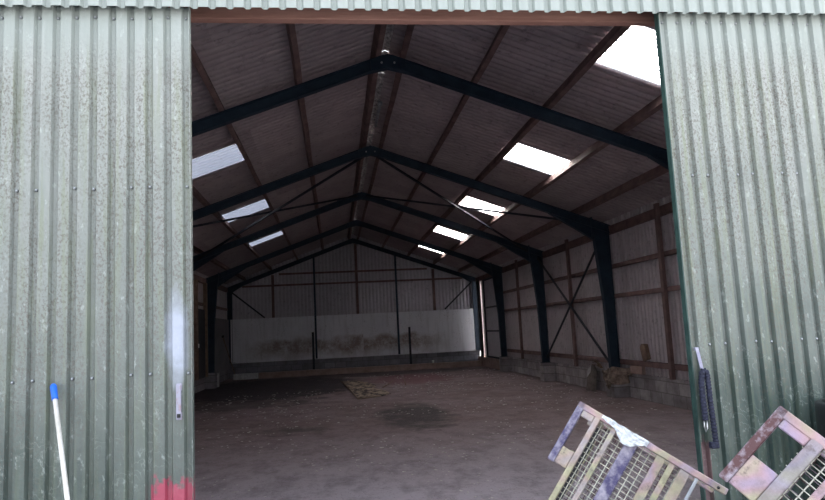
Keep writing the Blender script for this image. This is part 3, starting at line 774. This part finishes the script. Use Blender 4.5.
# ------------------------------------------------------------------ blue-gripped pole outside
t = tag(Empty('broom', (-2.15, -.95, 0)), 'white broom pole with a blue plastic grip leaning on the left door', 'broom')
A = V((-2.448, -.270, 1.397)); B = V((-2.210, -.66, .80))
d_ = (B - A).normalized(); P0 = A; P1 = A + d_ * .10; P2 = A + d_ * ((A.z - .09) / -d_.z)
MB().tube([P0, P0 + d_ * .012, P1 - d_ * .01, P1], [.012, .0185, .017, .0175], 12).build('grip', M['blue_grip'], t)
MB().tube([P1 - d_ * .005, P2], .0125, 12).build('pole', M['white_pole'], t)
m = MB(); m.box(P2.x - .16, P2.x + .16, P2.y - .03, P2.y + .03, .07, .11); m.build('brush_head', M['blue_grip'], t, bevel=.006)
m = MB().box(P2.x - .15, P2.x + .15, P2.y - .035, P2.y + .035, 0.0, .068); m.build('bristles', M['bristle'], t)

# ------------------------------------------------------------------ black drum at far right
t = tag(Empty('drum', (2.285, -.62, 0)), 'black plastic drum standing behind the right cage at the picture edge', 'drum')
m = MB(); R0 = .305
m.tube([(2.285, -.62, z) for z in (0, .02, .30, .32, .34, .68, .70, .72, 1.02, 1.045, 1.05)], [R0 * .97, R0, R0, R0 * 1.03, R0, R0, R0 * 1.03, R0, R0, R0 * .99, R0 * .93], 40)
m.build('barrel', M['black_plastic'], t)
MB().tube([(2.285, -.62, 1.045), (2.285, -.62, 1.062)], [R0 * .86, R0 * .84], 36).build('lid', M['black_plastic'], t)

# ------------------------------------------------------------------ metal stillages (post pallets)
def stillage(loc, rot, label, H, Lh, D, scheme):
    """local axes: +x = post direction (pallet's own up), +y = depth away, -z = along the base"""
    e = Empty('cage_pallet', loc, rot); tag(e, label, 'cage')
    def b(name, x0, x1, y0, y1, z0, z1, mat, bev=.005):
        return MB().box(x0, x1, y0, y1, -z1, -z0).build(name, M[mat], e, bevel=bev)
    T = .045; BX = scheme['bx']
    for y in (0, D - T):
        for z in (0, Lh - .24):
            # skid foot: outer tube, closing plates
            if y == 0: b('foot_tube', 0, T * .8, y, y + T, z, z + (.33 if z == 0 else .24), scheme['tube'])
            if y > 0 and scheme.get('lone'): continue
            if z == 0:
                b('foot_plate', T * .8, BX, y + .004, y + .030, z + .012, z + .065, scheme['plate'])
                b('foot_plate', T * .8, BX, y + .004, y + .030, z + (.195 if scheme.get('lone') else .235), z + .325, scheme['plate'])
            else:
                b('foot_plate', T * .8, BX, y + .004, y + .030, z + .01, z + .09, scheme['plate'])
                b('foot_plate', T * .8, BX, y + .004, y + .030, z + .17, z + .235, scheme['plate'])
        b('base_beam', BX, BX + scheme['bw'], y, y + T, .02, Lh - .02, scheme['beam'])
    for z in (.02, Lh - .06): b('base_cross_beam', BX, BX + .03, T, D - T, z, z + .04, scheme['beam'])
    # base deck slats
    for i in range(5):
        y = .10 + i * (D - .2) / 5
        b('deck_slat', BX + .013, BX + .027, y, y + .07, .03, Lh - .03, 'dark_steel', .002)
    # corner posts
    for y, z in ((0, 0), (0, Lh - T), (D - T, 0), (D - T, Lh - T)):
        b('corner_post', .0, H, y, y + T, z, z + T * .72, scheme['post'])
        for hx in (H - .04, H * .46):
            if y == 0 and z == 0:
                MB().tube([(hx, -.002, -.018), (hx, .004, -.018)], .007 if hx > H * .6 else .012, 12).build('bolt_hole', M['black_plastic'], e)
    # straps parallel to the base on the front and back faces
    for (x0, x1, mt, dep) in scheme['straps']:
        b('strap', x0, x1, .006, .006 + dep, T * .72, Lh - .01, mt, .003)
    for (x0, x1, mt, dep) in scheme['straps'][1:2]:
        b('strap', x0, x1, D - .006 - dep, D - .006, T * .72, Lh - .01, mt, .003)
    for x0 in (.30, .55): 
        for z in (.002, Lh - .022): b('side_strap', x0, x0 + .035, T, D - T, z, z + .016, scheme['beam'], .002)
    b('top_rail', H - .05, H - .015, .008, .04, Lh * .5, Lh - .03, scheme['beam'])
    # welded mesh
    for face, y in (('front', .022), ('back', D - .03)):
        m = MB(); z = .04
        while z < Lh - .02:
            m.tube([(.13, y, -z), (H - .17, y, -z - .012)], .0021, 5); z += .028
        x = .145
        while x < H - .17:
            m.tube([(x, y + .004, -.03), (x, y + .004, -Lh + .02)], .0026, 5); x += .036
        m.build('wire_mesh', M['mesh_wire'] if face == 'front' else M['maroon'], e)
    for z in (.012, Lh - .014):
        m = MB(); y = .06
        while y < D - .05:
            m.tube([(.13, y, -z), (H - .05, y, -z)], .0021, 5); y += .05
        x = .16
        while x < H - .05:
            m.tube([(x, .02, -z), (x, D - .03, -z)], .0026, 5); x += .06
        m.build('wire_mesh', M['mesh_wire'], e)
    return e
sA = dict(bx=.100, bw=.030, tube='purple', plate='zinc', beam='zinc', post='zinc_pink', straps=[(.215, .243, 'zinc', .014), (.308, .372, 'purple', .012), (.475, .523, 'zinc_pink', .02), (.543, .575, 'zinc', .02), (.603, .655, 'zinc', .016), (.683, .70, 'galv', .02)])
def basis(x, y, z):
    return Matrix((V(x), V(y), V(z))).transposed().to_euler()
RA = basis((.72331, -.44624, -.52697), (.39286, .89353, -.21741), (.56788, -.04977, .8216))
RB = basis((.5214, -.55872, -.64495), (.57061, .79027, -.22331), (.63446, -.25159, .73087))
sA['straps'] = [(a * .9, b_ * .9, c_, d_) for a, b_, c_, d_ in sA['straps']]
stillage((.3493, -.9845, 1.2105), RA, 'tilted wire cage pallet with purple and yellow bars in front of the doorway', .755, .835, .58, sA)
sB = dict(bx=.135, bw=.045, lone=True, tube='maroon', plate='zinc_rainbow', beam='zinc_grey', post='zinc_pink', straps=[(.240, .268, 'zinc_rainbow', .012), (.292, .335, 'zinc_grey', .02), (.43, .49, 'purple', .014), (.56, .60, 'zinc', .02)])
stillage((.678, -2.0516, 1.2813), RB, 'tilted cage pallet with maroon foot and iridescent plates before the right door', .78, .905, .5, sB)
# crumpled film caught on the first cage
m = MB(); nu, nv = 22, 10
ex = V((.72331, -.44624, -.52697)); ez = -V((.56788, -.04977, .8216)); ey = V((.39286, .89353, -.21741))
for i in range(nu + 1):
    for j in range(nv + 1):
        uu = .13 + .24 * i / nu; w_ = .02 + .055 * math.exp(-((i / nu - .62) / .25) ** 2)
        vv = .002 + w_ * j / nv
        n_ = noise.noise(V((uu * 40, vv * 60, 2))) * .016
        p = V((.3493, -.9845, 1.2105)) + ex * uu + ez * (vv + n_ * .3) - ey * (.012 + abs(n_)); m.v.append(tuple(p))
for i in range(nu):
    for j in range(nv): m.f.append((i * (nv + 1) + j, (i + 1) * (nv + 1) + j, (i + 1) * (nv + 1) + j + 1, i * (nv + 1) + j + 1))
o = m.build('plastic_film', M['film'], loc=(.52, -1.1, 1.08), smooth=False); so = o.modifiers.new('s', 'SOLIDIFY'); so.thickness = .002
tag(o, 'crumpled clear plastic film snagged on the top bar of the purple and yellow cage', 'plastic')

# ------------------------------------------------------------------ camera, light, world
cam = bpy.data.cameras.new('camera'); co = bpy.data.objects.new('camera', cam); COL.objects.link(co)
fw = V((0.12166955, 0.98536797, 0.11935865)); r_ = V((0.99198547, -0.11658675, -0.04870678)); u_ = V((0.03407846, -0.12432818, 0.99165577))
R = Matrix((r_, u_, -fw)).transposed().to_4x4(); R.translation = V((-0.86542263, -4.24263703, 1.60895786))
co.matrix_world = R
cam.sensor_width = 36; cam.lens = 656.6365 * 36 / 825; cam.clip_start = .05; cam.clip_end = 500
bpy.context.scene.camera = co

sun = bpy.data.lights.new('sun', 'SUN'); so = bpy.data.objects.new('sun', sun); COL.objects.link(so)
sd = V((.50, .80, .44)).normalized()
so.rotation_euler = sd.to_track_quat('Z', 'Y').to_euler(); sun.energy = 88; sun.color = (1, .95, .90); sun.angle = math.radians(1.5)

w = bpy.data.worlds.new('world'); bpy.context.scene.world = w; w.use_nodes = True; nt = w.node_tree; nt.nodes.clear()
tc = N(nt, 'ShaderNodeTexCoord'); s = N(nt, 'ShaderNodeSeparateXYZ'); L(nt, tc.outputs['Generated'], s.inputs[0])
c = mix(nt, rng(nt, s.outputs[2], 0, .7), (.95, .97, 1.), (.76, .86, 1.))
bg = N(nt, 'ShaderNodeBackground'); L(nt, c, bg.inputs[0]); bg.inputs[1].default_value = 2.4
o = N(nt, 'ShaderNodeOutputWorld'); L(nt, bg.outputs[0], o.inputs[0])

sc = bpy.context.scene
sc.view_settings.view_transform = 'Standard'; sc.view_settings.look = 'None'
sc.view_settings.gamma = 1; sc.view_settings.use_curve_mapping = False
sc.view_settings.exposure = .15
sc.cycles.use_guiding = True; sc.cycles.use_adaptive_sampling = False; sc.cycles.denoising_prefilter = "ACCURATE"
sc.cycles.max_bounces = 10; sc.cycles.diffuse_bounces = 6; sc.cycles.transmission_bounces = 6
sc.cycles.use_denoising = True; sc.cycles.sample_clamp_indirect = 8
